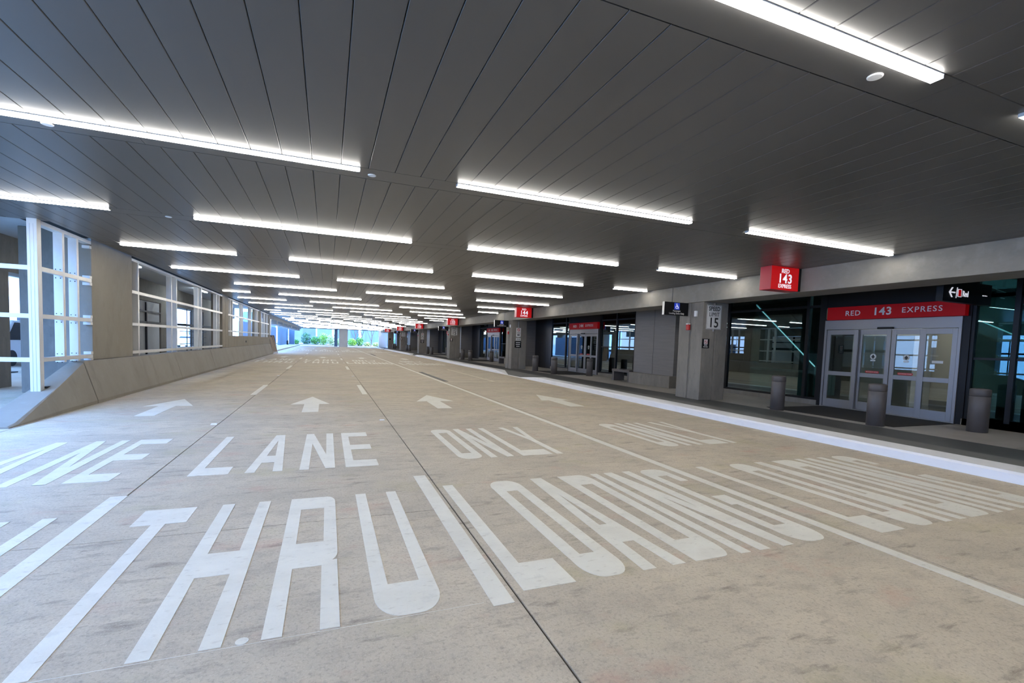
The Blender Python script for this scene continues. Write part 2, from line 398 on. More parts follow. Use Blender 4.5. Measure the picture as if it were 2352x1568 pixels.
for k in range(3):
    dy = 29.6*k; near = k < 2; dp_ = ['in the foreground', 'in the middle distance', 'faint in the far distance'][k]
    word('THRU', THRU, 2.69, 5.02, .10, .385, 'painted word THRU in the second lane, %s' % dp_, None, dy=dy, near=near)
    word('THRU', THRU, 2.69, 5.02, .10, .385, 'painted word THRU in the leftmost lane, %s' % dp_, None, dx=-2.80, dy=dy, near=near)
    word('LANE', LANE, 6.14, 8.41, .105, .33, 'painted word LANE in the second lane, %s' % dp_, None, dy=dy, near=near)
    word('LANE', LANE, 6.14, 8.41, .105, .33, 'painted word LANE in the leftmost lane, %s' % dp_, None, dx=-2.78, dy=dy, near=near)
    word('LOADING', LOAD, 2.73, 5.08, .115, .37, 'painted word LOADING in the third lane, %s' % dp_, None, dy=dy, near=near)
    word('LOADING', LOAD4, 2.67, 5.03, .11, .37, 'painted word LOADING in the kerbside lane, %s' % dp_, None, dy=dy, near=near)
    word('ONLY', ONLY, 6.2, 8.42, .10, .33, 'painted word ONLY in the third lane, %s' % dp_, None, dy=dy, near=near)
    word('ONLY', ONLY4, 6.25, 8.45, .10, .33, 'painted word ONLY in the kerbside lane, %s' % dp_, None, dy=dy, near=near)
    for ln, tip, xa, xb, sa, sb, yt, yh, yb in (('leftmost lane', -3.22, -3.68, -2.76, -3.40, -3.08, 13.5, 12.25, 10.83), ('second lane', -.36, -.80, .07, -.50, -.17, 13.8, 12.28, 10.95),
            ('third lane', 2.78, 2.22, 3.24, 2.50, 2.86, 14.0, 12.55, 11.16), ('kerbside lane', 6.36, 5.85, 6.75, 6.09, 6.52, 13.95, 12.45, 11.1)):
        P = [(sa, yb+dy), (sb, yb+dy), (sb, yh+dy), (xb, yh-.03+dy), (tip, yt+dy), (xa, yh-.03+dy), (sa, yh+dy)]
        tag(build('painted_arrow', MB().prism(P, fl, .0002, TH), 'paint', loc=(tip, yh+dy, 0)), 'white painted straight arrow in the %s, %s' % (ln, dp_), 'road marking')
for side, xx in (('left', -1.93), ('right', .965)):
    for k in range(7):
        y0 = 2.62 + 11.72*k
        tag(build('lane_dash', MB().box(xx, xx+.14, y0, y0+2.92, .0002, TH), 'paint', loc=(xx+.07, y0+1.46, 0)),
            'white lane dash on the %s dashed line, %s from the camera' % (side, ORD[k]), 'lane line', 'lane dashes on the %s dashed line' % side)
        if k < 5:
            y = 9.65 + 11.72*k; x_ = xx+.07
            tag(build('lane_reflector', MB().loft([[(x_-.05, y-.05, 0), (x_+.05, y-.05, 0), (x_+.05, y+.05, 0), (x_-.05, y+.05, 0)], [(x_-.045, y-.03, .018), (x_+.045, y-.03, .018), (x_+.045, y+.03, .018), (x_-.045, y+.03, .018)]]), 'white_plastic', loc=(x_, y, 0)),
                'small white road reflector on the %s dashed line, %s from the camera' % (side, ORD[k]), 'road reflector', 'road reflectors')
mb = MB().prism([(4.30, -5), (4.42, -5), (4.40, 12), (4.25, 60), (4.1, 104), (3.98, 104), (4.13, 60), (4.28, 12)], fl, .0002, TH)
tag(build('solid_line', mb, 'paint'), 'long solid white line beside the kerbside lane', 'lane line')
tag(build('layout_line', MB().box(-1.55, .92, 2.674, 2.678, .0002, .001), 'paint', loc=(-.3, 2.676, 0)), 'thin pale layout line under the nearest THRU', 'road marking')
tag(build('paint_spot', MB().lathe([(0, .0002), (.032, .0002), (.032, TH), (0, TH)], -.40, 2.71, 14), 'paint', loc=(-.4, 2.71, 0)), 'small round white paint spot below the nearest THRU', 'paint spot')

# crosswalk ladder and slot drain before each kerb ramp
for k in range(2):
    dy = 30.8*k; w = ['nearer', 'farther'][k]
    r = thing('ladder_marking', (6.6, 19+dy, 0), 'cream ladder marking at the %s kerb ramp' % w, 'road marking')
    build('edge_line', MB().box(6.58, 6.70, 18.9+dy, 27.3+dy, .0002, TH).box(4.66, 8.2, 18.82+dy, 18.94+dy, .0002, TH), 'paint_yellow', r)
    for j in range(10):
        y = 19.6 + j*.72 + dy
        build('bar', MB().box(6.72, 8.2+.03*j, y, y+.12, .0002, TH), 'paint_yellow', r)
    r = thing('slot_drain', (4.56, 21.8+dy, 0), 'dark slot drain by the solid line at the %s ramp' % w, 'drain')
    build('grate', MB().box(4.50, 4.62, 18.9+dy, 24.7+dy, .0002, .004), 'black', r)
    build('frame', MB().box(4.46, 4.50, 18.9+dy, 24.7+dy, .0002, .005).box(4.62, 4.64, 18.9+dy, 24.7+dy, .0002, .005), 'joint', r)

# ------------------------------------------------------------------ kerb and sidewalk
SX = [(-20, 8.44), (3.2, 8.47), (8.3, 8.47), (17.5, 8.73), (21.5, 8.78), (45, 8.85), (107, 8.9)]
def kx(y):
    for (a, xa), (b, xb) in zip(SX, SX[1:]):
        if a <= y <= b: return xa + (xb-xa)*(y-a)/(b-a)
    return SX[-1][1]
def ramp(y):
    for k in range(3):
        y0 = 19.6 + 30.8*k
        for a, b, s in ((y0, y0+1.9, 1), (y0+3.6, y0+5.4, -1)):
            if a <= y <= b: t = (y-a)/(b-a); return t if s > 0 else 1-t
        if y0+1.9 < y < y0+3.6: return 1.0
    return 0.0
ysec = sorted(set([-20, 107] + [y for y, _ in SX] + [19.6+30.8*k+d for k in range(3) for d in (0, .63, 1.27, 1.9, 3.6, 4.2, 4.8, 5.4)]))
secs = []; sec2 = []
for y in ysec:
    t = ramp(y); X = kx(y); h = .15*(1-t)+.012*t; w = .60*(1-t)+.13*t
    secs.append([(X, y, -.05), (X+w, y, -.05), (X+w, y, h), (X+.05, y, h), (X+.015, y, h-.03 if h > .05 else h-.006), (X, y, 0)])
    sec2.append([(X+w, y, h+.0), (max(X+w+.3, 9.62), y, .15)])
struct(build('curb', MB().loft(secs), 'curb'), 'white painted kerb along the sidewalk', 'kerb')
struct(build('sidewalk_edge', MB().loft([[(p[0][0], p[0][1], -.05), (p[1][0], p[1][1], -.05), p[1], p[0]] for p in sec2]), 'walk_grey'), 'grey paving band behind the kerb', 'paving')
struct(build('sidewalk_dark_band', MB().box(9.62, 10.75, -20, 107, -.05, .15), 'walk_dark'), 'dark paving band along the columns', 'paving')
mb = MB()
yy = -20
while yy < 107:
    mb.box(10.755, 13.42, yy+.004, min(yy+2.2, 107)-.004, -.05, .15); yy += 2.2
struct(build('sidewalk_light', mb, 'walk_light'), 'light concrete sidewalk in front of the glass wall', 'paving')
struct(build('lobby_floor', MB().box(13.42, 26, -20, 96, -.05, .14), 'lobby_floor'), 'dark polished lobby floor', 'floor')

# ------------------------------------------------------------------ concrete beam, columns
mb = MB()
yb = -20; step = 15.4
cuts = [-20] + [12.3+PER*k for k in range(-2, 6) if 12.3+PER*k > -20] + [94.5]
for a, b in zip(cuts, cuts[1:]): mb.box(10.27, 11.2, a+.012, b-.012, 3.06, 3.95)
mb.box(10.29, 11.18, -20, 94.4, 3.08, 3.9)
tag(build('concrete_beam', mb, 'conc_beam', loc=(10.7, 40, 3.06), bevel=.01), 'long concrete beam over the column line', 'beam')
struct(build('soffit', MB().box(11.2, 13.6, -20, 94.5, 3.50, 3.9), 'ceil'), 'dark soffit above the sidewalk', 'ceiling')

NUM = ['143', '144', '145', '146', '147', '148']
def at_mod(k): return 'at gate ' + NUM[k]
def column_mesh(y):
    a, b = y, y+1.0
    mb = MB()
    mb.box(10.30, 11.19, a+.03, b-.03, .15, 3.06)
    for (xa, xb) in ((10.27, 10.735), (10.765, 11.22)):
        mb.box(xa, xb, a, a+.46, .15, 3.055); mb.box(xa, xb, b-.46, b, .15, 3.055)
    return mb
col0 = build('concrete_column', column_mesh(10.92), 'conc', loc=(10.75, 11.4, .15), bevel=.012)
for k in range(-1, 6):
    c = col0 if k == -1 else col0.copy()
    if k >= 0: COL.objects.link(c)
    c.location = (10.75, 11.42+PER*k-.02, .15)
    tag(c, 'grey concrete column behind the viewpoint' if k < 0 else 'grey concrete column beside the %s sign' % NUM[k], 'column', 'concrete columns')

# gate signs hung from the ceiling
for k in range(6):
    y = 7.88 + PER*k; x0, x1 = 9.30, 10.165; z0, z1 = 3.06, HC
    r = thing('gate_sign', (9.7, y, HC), 'red lit box sign reading RED %s EXPRESS' % NUM[k], 'sign', 'red gate signs')
    build('cabinet', MB().box(x0, x1, y+.004, y+.30, z0, z1), 'red_side', r, bevel=.006)
    build('face', MB().box(x0+.006, x1, y, y+.004, z0+.006, z1-.003), 'red', r)
    build('bracket', MB().box(x1, 10.268, y+.02, y+.28, z0+.01, z1-.002), 'black', r)
    cx = (x0+x1)/2
    text('lettering', 'RED', .135, (cx, y-.004, 3.488), 'S', 'sign_white', r, bold=.0015, xs=1.0)
    text('number', NUM[k], .285, (cx, y-.004, 3.312), 'S', 'sign_white', r, bold=.005, xs=1.0, space=1.08)
    text('lettering', 'EXPRESS', .125, (cx, y-.004, 3.148), 'S', 'sign_white', r, bold=.001, xs=.85, space=1.05)

# accessible loading zone signs
def loading_sign(k):
    y = 11.55 + PER*k; x0, x1, z0, z1 = 9.36, 10.268, 2.66, 3.05
    r = thing('loading_zone_sign', (10.268, y, 2.85), 'black wheelchair loading zone sign on the column %s' % at_mod(k), 'sign', 'black loading zone signs')
    build('panel', MB().box(x0+.012, x1, y, y+.08, z0, z1), 'black', r, bevel=.004)
    build('edge_trim', MB().box(x0, x0+.012, y, y+.085, z0, z1), 'steel', r)
    cx = x0+.47
    f = build('symbol_panel', MB().box(cx-.10, cx+.10, y-.003, y, 2.83, 3.03), 'blue', r)
    mb = MB(); pr = lambda u, v, w: (cx+u, w, 2.93+v)
    mb.prism([(math.cos(a*.52)*.014-.012, math.sin(a*.52)*.014+.068) for a in range(12)], pr, y-.006, y-.003)
    n = 16
    for i in range(n-5):
        a0, a1 = math.radians(150+22*i), math.radians(150+22*(i+1))
        mb.prism([(math.cos(a0)*.052-.004, math.sin(a0)*.052-.022), (math.cos(a1)*.052-.004, math.sin(a1)*.052-.022), (math.cos(a1)*.040-.004, math.sin(a1)*.040-.022), (math.cos(a0)*.040-.004, math.sin(a0)*.040-.022)], pr, y-.006, y-.003)
    mb.prism([(-.020, .048), (-.020, -.015), (.030, -.015), (.048, -.065), (.068, -.062), (.045, .003), (-.004, .003), (-.004, .018), (.028, .018), (.028, .030), (-.004, .030), (-.004, .048)], pr, y-.0065, y-.003)
    build('symbol', mb, 'sign_white', f)
    text('lettering', 'Passenger', .072, (cx, y, 2.790), 'S', 'white_txt', r, bold=.0)
    text('lettering', 'Loading Zone Only', .072, (cx, y, 2.715), 'S', 'white_txt', r, bold=.0)
for k in range(5): loading_sign(k)

def column_face_signs(k):
    y = 10.92 + PER*k - .002
    P = PER*k
    if k in (0, 2, 4):
        r = thing('speed_limit_sign', (10.67, y, 2.62), 'white SPEED LIMIT 15 plate on the column %s' % at_mod(k), 'sign', 'speed limit signs')
        build('plate', MB().box(10.39, 10.955, y-.012, y-.006, 2.262, 2.98), 'plate', r, bevel=.003)
        build('post_strap', MB().box(10.64, 10.70, y-.006, y, 2.2, 3.04), 'steel', r)
        yb_ = y-.0135
        b = MB(); t = .008
        for q in ((10.402, 10.943, 2.960, 2.968), (10.402, 10.943, 2.274, 2.282), (10.402, 10.410, 2.274, 2.968), (10.935, 10.943, 2.274, 2.968)): b.box(q[0], q[1], yb_, y-.0115, q[2], q[3])
        build('border', b, 'black_txt', r)
        text('lettering', 'SPEED', .175, (10.672, yb_, 2.862), 'S', 'black_txt', r, bold=.004, xs=.85, depth=.003, space=1.08)
        text('lettering', 'LIMIT', .17, (10.672, yb_, 2.695), 'S', 'black_txt', r, bold=.0, xs=.92, depth=.003, space=1.08)
        text('number', '15', .40, (10.665, yb_, 2.445), 'S', 'black_txt', r, bold=.006, xs=.95, depth=.003, space=1.05)
        r = thing('no_smoking_sign', (10.41, y, 1.83), 'small black no smoking plate on the column %s' % at_mod(k), 'sign', 'no smoking signs')
        build('plate', MB().box(10.275, 10.55, y-.010, y, 1.695, 1.975), 'black', r, bevel=.002)
        build('pictogram_panel', MB().box(10.345, 10.48, y-.013, y-.010, 1.815, 1.955), 'plate', r)
        mb = MB(); prr = lambda u, v, w: (10.4125+u, w, 1.885+v)
        for i in range(20):
            a0, a1 = math.radians(18*i), math.radians(18*(i+1))
            mb.prism([(math.cos(a0)*.056, math.sin(a0)*.056), (math.cos(a1)*.056, math.sin(a1)*.056), (math.cos(a1)*.045, math.sin(a1)*.045), (math.cos(a0)*.045, math.sin(a0)*.045)], prr, y-.016, y-.013)
        mb.prism([(-.037, .029), (-.029, .037), (.037, -.029), (.029, -.037)], prr, y-.016, y-.013)
        build('ban_ring', mb, 'alarm', r)
        build('cigarette', MB().box(10.375, 10.44, y-.0145, y-.013, 1.878, 1.890), 'black_txt', r)
        text('lettering', 'SMOKE', .036, (10.4125, y-.010, 1.785), 'S', 'white_txt', r, bold=.001, depth=.003)
        text('lettering', 'FREE AREA', .036, (10.4125, y-.010, 1.735), 'S', 'white_txt', r, bold=.001, depth=.003)
    elif k in (1, 3):
        r = thing('parking_sign', (10.68, y, 2.45), 'narrow white no parking plate with black ban circle on the column %s' % at_mod(k), 'sign', 'no parking signs')
        build('plate', MB().box(10.53, 10.83, y-.012, y-.006, 2.08, 2.62), 'plate', r)
        build('strap', MB().box(10.66, 10.70, y-.006, y, 2.05, 3.0), 'steel', r)
        mb = MB(); prr = lambda u, v, w: (10.68+u, w, 2.50+v)
        for i in range(18):
            a0, a1 = math.radians(20*i), math.radians(20*(i+1))
            mb.prism([(math.cos(a0)*.09, math.sin(a0)*.09), (math.cos(a1)*.09, math.sin(a1)*.09), (math.cos(a1)*.065, math.sin(a1)*.065), (math.cos(a0)*.065, math.sin(a0)*.065)], prr, y-.014, y-.012)
        mb.prism([(-.06, .045), (-.045, .06), (.06, -.045), (.045, -.06)], prr, y-.014, y-.012)
        build('ban_ring', mb, 'alarm', r)
        build('text_bars', MB().box(10.57, 10.79, y-.014, y-.012, 2.33, 2.35).box(10.57, 10.79, y-.014, y-.012, 2.26, 2.28).box(10.60, 10.76, y-.014, y-.012, 2.16, 2.22), 'black_txt', r)
        r = thing('arrow_sign', (10.68, y, 1.93), 'small white plate with dark arrow on the column %s' % at_mod(k), 'sign', 'arrow plates')
        build('plate', MB().box(10.53, 10.83, y-.010, y, 1.86, 2.02), 'plate', r)
        build('arrow', MB().prism([(-.11, 0), (-.06, .04), (-.06, .012), (.06, .012), (.06, .04), (.11, 0), (.06, -.04), (.06, -.012), (-.06, -.012), (-.06, -.04)][::-1], lambda u, v, w: (10.68+u, w, 1.94+v), y-.012, y-.010), 'black_txt', r)
        r = thing('notice_sign', (10.67, y, 1.62), 'black square notice with three white text lines on the column %s' % at_mod(k), 'sign', 'black notices')
        build('plate', MB().box(10.46, 10.88, y-.012, y, 1.43, 1.82), 'black', r)
        text('lettering', 'Commercial', .072, (10.67, y-.012, 1.735), 'S', 'white_txt', r, bold=.001, depth=.003, xs=.85) if False else build('text_lines', MB().box(10.53, 10.82, y-.014, y-.012, 1.72, 1.755).box(10.53, 10.80, y-.014, y-.012, 1.61, 1.645).box(10.56, 10.78, y-.014, y-.012, 1.50, 1.535), 'white_txt', r)
    else:
        r = thing('notice_sign', (10.5, y, 1.8), 'tiny dark plate on the last column %s' % at_mod(k), 'sign', 'black notices')
        build('plate', MB().box(10.4, 10.7, y-.012, y, 1.7, 1.95), 'black', r)
for k in range(6): column_face_signs(k)

# alarms and small boxes on the road face of the columns, panel on the back
for k in range(5):
    P = PER*k
    r = thing('fire_alarm', (10.27, 11.5+P, 2.32), 'red fire alarm with white strobe on the column %s' % at_mod(k), 'fire alarm', 'fire alarms')
    build('housing', MB().box(10.20, 10.268, 11.42+P, 11.54+P, 2.23, 2.40), 'alarm', r, bevel=.01)
    build('strobe', MB().box(10.19, 10.268, 11.43+P, 11.53+P, 2.402, 2.43), 'white_plastic', r)
    tag(build('junction_box', MB().box(10.215, 10.268, 11.15+P, 11.24+P, 2.63, 2.80), 'white_plastic', loc=(10.25, 11.2+P, 2.7), bevel=.004), 'small white box high on the column %s' % at_mod(k), 'junction box', 'white junction boxes')
    r = thing('map_panel', (11.25, 11.4+P, 1.3), 'thin pale panel fixed to the back of the column %s' % at_mod(k), 'panel', 'pale column panels')
    build('board', MB().box(11.235, 11.275, 11.12+P, 11.7+P, .95, 1.66), 'plaster', r)
    build('bracket', MB().box(11.22, 11.235, 11.3+P, 11.5+P, 1.0, 1.6), 'steel', r)

# bollards
b0 = None
for k in range(-1, 6):
    for j, (x, y, w) in enumerate(((10.93, 8.83, 'left of the mat'), (10.93, 6.46, 'at the kerb corner of the mat'), (12.42, 5.42, 'right of the door'))):
        if k == -1 and j < 2: continue
        if b0 is None:
            b0 = thing('bollard', (x, y, .15))
            R_ = .165
            build('body', MB().lathe([(0, .15), (R_, .15), (R_, .875), (R_-.008, .885), (0, .885)], x, y, 32), 'bollard', b0, smooth=True)
            build('cap', MB().lathe([(0, .885), (R_-.008, .885), (R_, .893), (R_, 1.015), (R_-.012, 1.032), (R_-.05, 1.042), (0, 1.045)], x, y, 32), 'bollard', b0, smooth=True)
            b = b0
        else: b = copy_tree(b0); b.location = (x, y+PER*k, .15)
        if k < 0: b.location = (x, y+PER*k, .15)
        tag(b, 'grey bollard behind the viewpoint' if k < 0 else 'grey round bollard %s of gate %s' % (w, NUM[k]) if j < 2 else 'grey round bollard right of the gate %s door' % NUM[k], 'bollard', 'bollards in front of the doors')

# ------------------------------------------------------------------ facade
XG = 13.45
def header_sign(k):
    P = PER*k; r = thing('header_sign', (13.3, 7.84+P, 2.62), 'wide red sign reading RED %s EXPRESS over the door' % NUM[k], 'sign', 'red door header signs')
    build('panel', MB().box(13.22, 13.36, 6.16+P, 9.28+P, 2.605, 2.955), 'red_flat', r, bevel=.004)
    text('lettering', 'RED', .19, (13.22, 8.585+P, 2.765), 'W', 'white_txt', r, bold=.002, xs=1.05, space=1.15)
    text('number', NUM[k], .27, (13.22, 7.86+P, 2.78), 'W', 'white_txt', r, bold=.006, xs=1.05, space=1.1)
    text('lettering', 'EXPRESS', .185, (13.22, 7.00+P, 2.785), 'W', 'white_txt', r, bold=.001, xs=1.05, space=1.2)
def pane_frame(mb, x, ya, yb, z0, z1, s, rail, d=.045):
    mb.box(x, x+d, ya, ya+s, z0, z1).box(x, x+d, yb-s, yb, z0, z1)
    for a, b in rail: mb.box(x, x+d, ya+s, yb-s, a, b)
def door(k):
    P = PER*k; r = thing('door_%d' % (k+1), (13.4, 7.84+P, .15)); r['kind'] = 'structure'
    r['label'] = 'automatic sliding glass door of gate %s' % NUM[k]; r['category'] = 'door'
    mb = MB(); mb.box(13.34, 13.50, 6.25+P, 9.41+P, 2.34, 2.60)
    mb.box(13.34, 13.50, 6.25+P, 6.31+P, .15, 2.34).box(13.34, 13.50, 9.35+P, 9.41+P, .15, 2.34)
    build('frame', mb, 'alu_grey', r, bevel=.004)
    build('threshold', MB().box(13.33, 13.52, 6.25+P, 9.41+P, .15, .165), 'steel', r)
    build('motion_sensor', MB().box(13.27, 13.34, 7.62+P, 7.98+P, 2.33, 2.385), 'black', r, bevel=.006)
    leaves = [(8.49, 9.34, 13.36), (7.73, 8.52, 13.43), (7.0, 7.71, 13.43), (6.32, 7.03, 13.36)]
    for i, (a, b, x) in enumerate(leaves):
        a += P; b += P
        mb = MB(); pane_frame(mb, x, a, b, .17, 2.33, .10, [(.17, .39), (1.06, 1.17), (2.20, 2.33)])
        lf = build('door_panel', mb, 'alu_grey', r, bevel=.003)
        build('pane', MB().box(x+.018, x+.026, a+.10, b-.10, .39, 1.06).box(x+.018, x+.026, a+.10, b-.10, 1.17, 2.20), 'door_glass', lf)
        if k < 2 and i in (1, 2):
            cy = (a+b)/2; prr = lambda u, v, w: (w, cy-u, 1.62+v)
            build('decal', MB().prism([(.075*math.cos(q*.2618), .075*math.sin(q*.2618)) for q in range(24)], prr, x+.016, x+.018), 'plate', lf)
            build('decal_arrow', MB().prism([(-.02, -.05), (.02, -.05), (.02, -.02), (.05, -.02), (0, .055), (-.05, -.02), (-.02, -.02)], prr, x+.013, x+.016), 'black_txt', lf)
            build('red_sticker', MB().prism(rp(-.17, .17, -.03, .03, 'abcd', .03, .029), lambda u, v, w: (w, cy-u, 1.21+v), x+.014, x+.018), 'alarm', lf)
            if k == 0: text('sticker_lettering', 'AUTOMATIC DOOR', .032, (x+.013, cy, 1.21), 'W', 'white_txt', lf, depth=.002)
            build('decal_caption', MB().box(x+.016, x+.018, cy-.06, cy+.06, 1.50, 1.535), 'plate', lf)
        if k == 0 and i == 3: build('notice_sticker', MB().box(x+.014, x+.018, a+.24, a+.46, 1.51, 1.57), 'plate', lf)
for k in range(6):
    door(k); header_sign(k)
    P = PER*k
    tag(build('door_mat', MB().box(11.10, 13.32, 6.2+P, 9.28+P, .1502, .158), 'mat', loc=(12.1, 7.7+P, .15)), 'dark entrance mat in front of the %s door' % NUM[k], 'mat', 'entrance mats')

wn = 1
def curtain(ya, yb, mull, label, mid=None):
    global wn
    r = thing('window_%d' % wn, (XG, (ya+yb)/2, .15)); r['kind'] = 'structure'; r['label'] = label; r['category'] = 'window'; wn += 1
    mb = MB().box(XG-.04, XG+.08, ya, yb, 3.42, 3.5).box(XG-.04, XG+.08, ya, yb, .29, .35)
    for m_ in mull: mb.box(XG-.05, XG+.08, m_-.045, m_+.045, .29, 3.5)
    if mid: mb.box(XG-.01, XG+.05, ya, yb, mid-.025, mid+.025)
    mb.box(XG-.03, XG+.07, ya, yb, 3.0, 3.07)
    build('frame', mb, 'black', r)
    build('pane', MB().box(XG+.0, XG+.012, ya, yb, .35, 3.42), 'glass', r)
    build('sill', MB().box(XG-.10, XG+.1, ya, yb, .15, .29), 'conc', r)
for k in range(-1, 6):
    P = PER*k
    g_ = 'behind the viewpoint' if k < 0 else 'left of the gate %s door' % NUM[k]
    curtain(9.53+P, (11.9 if k else 14.42)+P, [9.58+P, 10.0+P] + ([13.0] if k == 0 else []), 'dark glass panes beside the door %s' % g_)
    if k >= -1: curtain(16.95+P, 21.53+P if k < 5 else 19.5+P, [17.0+P, 18.5+P, 20.05+P, 21.49+P] if k < 5 else [17+P], 'dark glass wall beyond the stone pier %s' % g_, mid=1.65)
    if k >= 0:
        struct(build('door_surround', MB().box(XG-.08, XG+.08, 9.41+P, 9.55+P, .15, 3.5).box(XG-.08, XG+.08, 6.11+P, 6.25+P, .15, 3.5).box(XG-.08, XG+.08, 6.25+P, 9.41+P, 2.6, 2.64).box(XG-.07, XG+.08, 6.25+P, 9.41+P, 2.97, 3.5), 'black'), 'black framing around the %s door' % NUM[k], 'door frame')
    # dark metal cladding then stone pier
    mb = MB()
    for j in range(3 if k else 0): mb.box(XG-.06, XG+.05, 11.9+P+j*.84+.006, 11.9+P+(j+1)*.84-.006, .15, 3.5)
    if k: mb.box(XG-.04, XG+.1, 11.9+P, 14.42+P, .15, 3.5)
    if k: struct(build('wall_panel', mb, 'panel'), 'dark vertical metal wall panels %s' % ('behind the viewpoint' if k < 0 else 'near the %s column' % NUM[k]), 'wall panel')
    mb = MB().box(12.30, 13.6, 14.45+P, 16.95+P, .62, 3.5)
    r = thing('stone_pier', (12.6, 15.7+P, .15), 'grey stone clad pier ' + ('behind the viewpoint' if k < 0 else 'beyond the %s column' % NUM[k]), 'pier', 'stone clad piers')
    mb = MB()
    for (a, b) in ((14.45, 15.68), (15.70, 16.95)): mb.box(12.28, 13.6, a+P, b+P, .60, 3.5)
    mb.box(12.3, 13.58, 14.5+P, 16.9+P, .5, 3.5)
    build('cladding', mb, 'tile', r)
    build('plinth', MB().box(12.10, 13.6, 14.42+P, 17.0+P, .15, .61), 'conc', r, bevel=.01)
# short window on the near side, k=-1 modules continue
curtain(1.6, 6.11, [1.65, 3.4, 5.38], 'dark glass wall right of the gate 143 door')
for k in range(3):
    P = PER*k
    r = thing('bench', (12.6, 17.7+P, .15), 'low dark concrete bench against the pier near gate %s' % NUM[k+1], 'bench', 'concrete benches')
    build('seat', MB().box(12.12, 12.72, 17.02+P, 18.35+P, .56, .67), 'bollard', r, bevel=.008)
    build('leg', MB().box(12.14, 12.70, 18.2+P, 18.34+P, .15, .56), 'bollard', r)
    build('leg', MB().box(12.14, 12.70, 17.03+P, 17.17+P, .15, .56), 'bollard', r)

# downlights over the sidewalk (lit discs)
dl = None
for k in range(-1, 6):
    for j, (x, y) in enumerate(((12.0, 13.3), (12.3, 4.6))):
        yy = y + PER*k
        r = thing('downlight', (x, yy, 3.5), 'recessed downlight in the soffit %s gate %s' % (['beyond', 'before'][j], NUM[max(k, 0)]) if k >= 0 else 'recessed downlight behind the viewpoint', 'ceiling light', 'soffit downlights')
        build('trim_ring', MB().lathe([(.06, 3.49), (.085, 3.49), (.085, 3.5), (.06, 3.5)], x, yy, 20), 'white_plastic', r)
        build('lens', MB().lathe([(0, 3.495), (.06, 3.495), (.06, 3.499), (0, 3.499)], x, yy, 20), 'lens', r)
        L = bpy.data.lights.new('downlight_beam', 'SPOT'); L.energy = 55; L.spot_size = 1.9; L.spot_blend = .6; L.shadow_soft_size = .05; L.color = (1, .95, .88)
        lo = bpy.data.objects.new('downlight_beam', L); COL.objects.link(lo); lo.parent = r; lo.location = (0, 0, -.02)

# ------------------------------------------------------------------ lobby
struct(build('sky_block_wall', MB().box(-5.2, 26, -20.4, -20, 0, 3.95), 'conc'), 'unseen wall added behind the viewpoint to keep out sky light', 'wall')  # added out of view to stop blue sky light entering from behind
struct(build('sun_shade_block', MB().box(11.25, 32, -20, 96, 3.96, 24), 'conc'), 'unseen block added above the terminal to shade the ground at left', 'building')  # unseen mass added so the outdoor ground at left lies in shade
struct(build('wall_right', MB().box(21, 21.3, -20, 96, .1, 5.5), 'lobby_dark'), 'dark lobby back wall', 'wall')
struct(build('lobby_ceiling', MB().box(13.6, 21, -20, 96, 3.6, 3.8), 'lobby_dark'), 'dark ceiling of the lobby', 'ceiling')
for k in range(6):
    P = PER*k
    w = struct(build('wall_partition', MB().box(17.2, 17.4, 5.2+P, 10.8+P, .14, 3.6).box(15.2, 17.4, 5.0+P, 5.2+P, .14, 3.6), 'lobby_wall'), 'pale lobby wall seen through the %s door' % NUM[k], 'wall')
    struct(build('baseboard_right', MB().box(17.17, 17.2, 5.2+P, 10.8+P, .14, .36), 'black'), 'black skirting in the %s lobby' % NUM[k], 'baseboard')
    r = thing('elevator', (16.9, 9.7+P, .14), 'steel elevator front inside the %s lobby' % NUM[k], 'elevator', 'lobby elevators')
    build('frame', MB().box(16.6, 17.17, 8.7+P, 10.7+P, .14, 2.6), 'plaster', r)
    build('door_leaf', MB().box(16.58, 16.6, 8.9+P, 9.68+P, .14, 2.3), 'steel', r)
    build('door_leaf', MB().box(16.58, 16.6, 9.70+P, 10.5+P, .14, 2.3), 'steel', r)
    for (x, y) in ((14.9, 9.3), (14.6, 6.5)):
        r = thing('lobby_light', (x, y+P, 3.58), 'linear lamp inside the %s lobby, %s the door' % (NUM[k], 'left of' if y > 9 else 'behind'), 'ceiling light', 'lobby lamps')
        build('lens', MB().box(x-.03, x+.03, y+P-1.0, y+P+1.0, 3.54, 3.58), 'lens_in', r)
        build('housing', MB().box(x-.05, x+.05, y+P-1.02, y+P+1.02, 3.58, 3.6), 'lamp_body', r)
    if k < 2:
        L = bpy.data.lights.new('lobby_glow', 'AREA'); L.shape = 'RECTANGLE'; L.size = 2; L.size_y = 4; L.energy = 95; L.color = (1, .98, .93)
        lo = bpy.data.objects.new('lobby_glow', L); COL.objects.link(lo); lo.location = (15.4, 8+P, 3.5)

def escalator(y0, z0, y1, z1, xa, xb, label):
    r = thing('escalator', ((xa+xb)/2, (y0+y1)/2, min(z0, z1)), label, 'escalator', 'lobby escalators')
    def seg(d0, d1, x0, x1, name, mk):
        build(name, MB().loft([[(x0, y, z+d0), (x1, y, z+d0), (x1, y, z+d1), (x0, y, z+d1)] for y, z in ((y0, z0), (y1, z1))]), mk, r)
    seg(-1.0, -.3, xa, xb, 'truss', 'teal'); seg(-.35, -.02, xa, xa+.12, 'skirt', 'plaster')
    seg(-.012, .012, xa-.01, xa+.03, 'light_strip', 'lens_low')
    seg(.02, .85, xa+.02, xa+.035, 'balustrade', 'clear'); seg(.85, .91, xa-.02, xa+.06, 'handrail', 'black')
escalator(7.4, 2.9, -1.5, -2.6+.6, 15.5, 17.0, 'escalator with glowing strip descending right of the gate 143 door')
escalator(13.75, 3.49, 11.2, 1.22, 15.5, 16.6, 'escalator with glowing strip left of the gate 143 door')
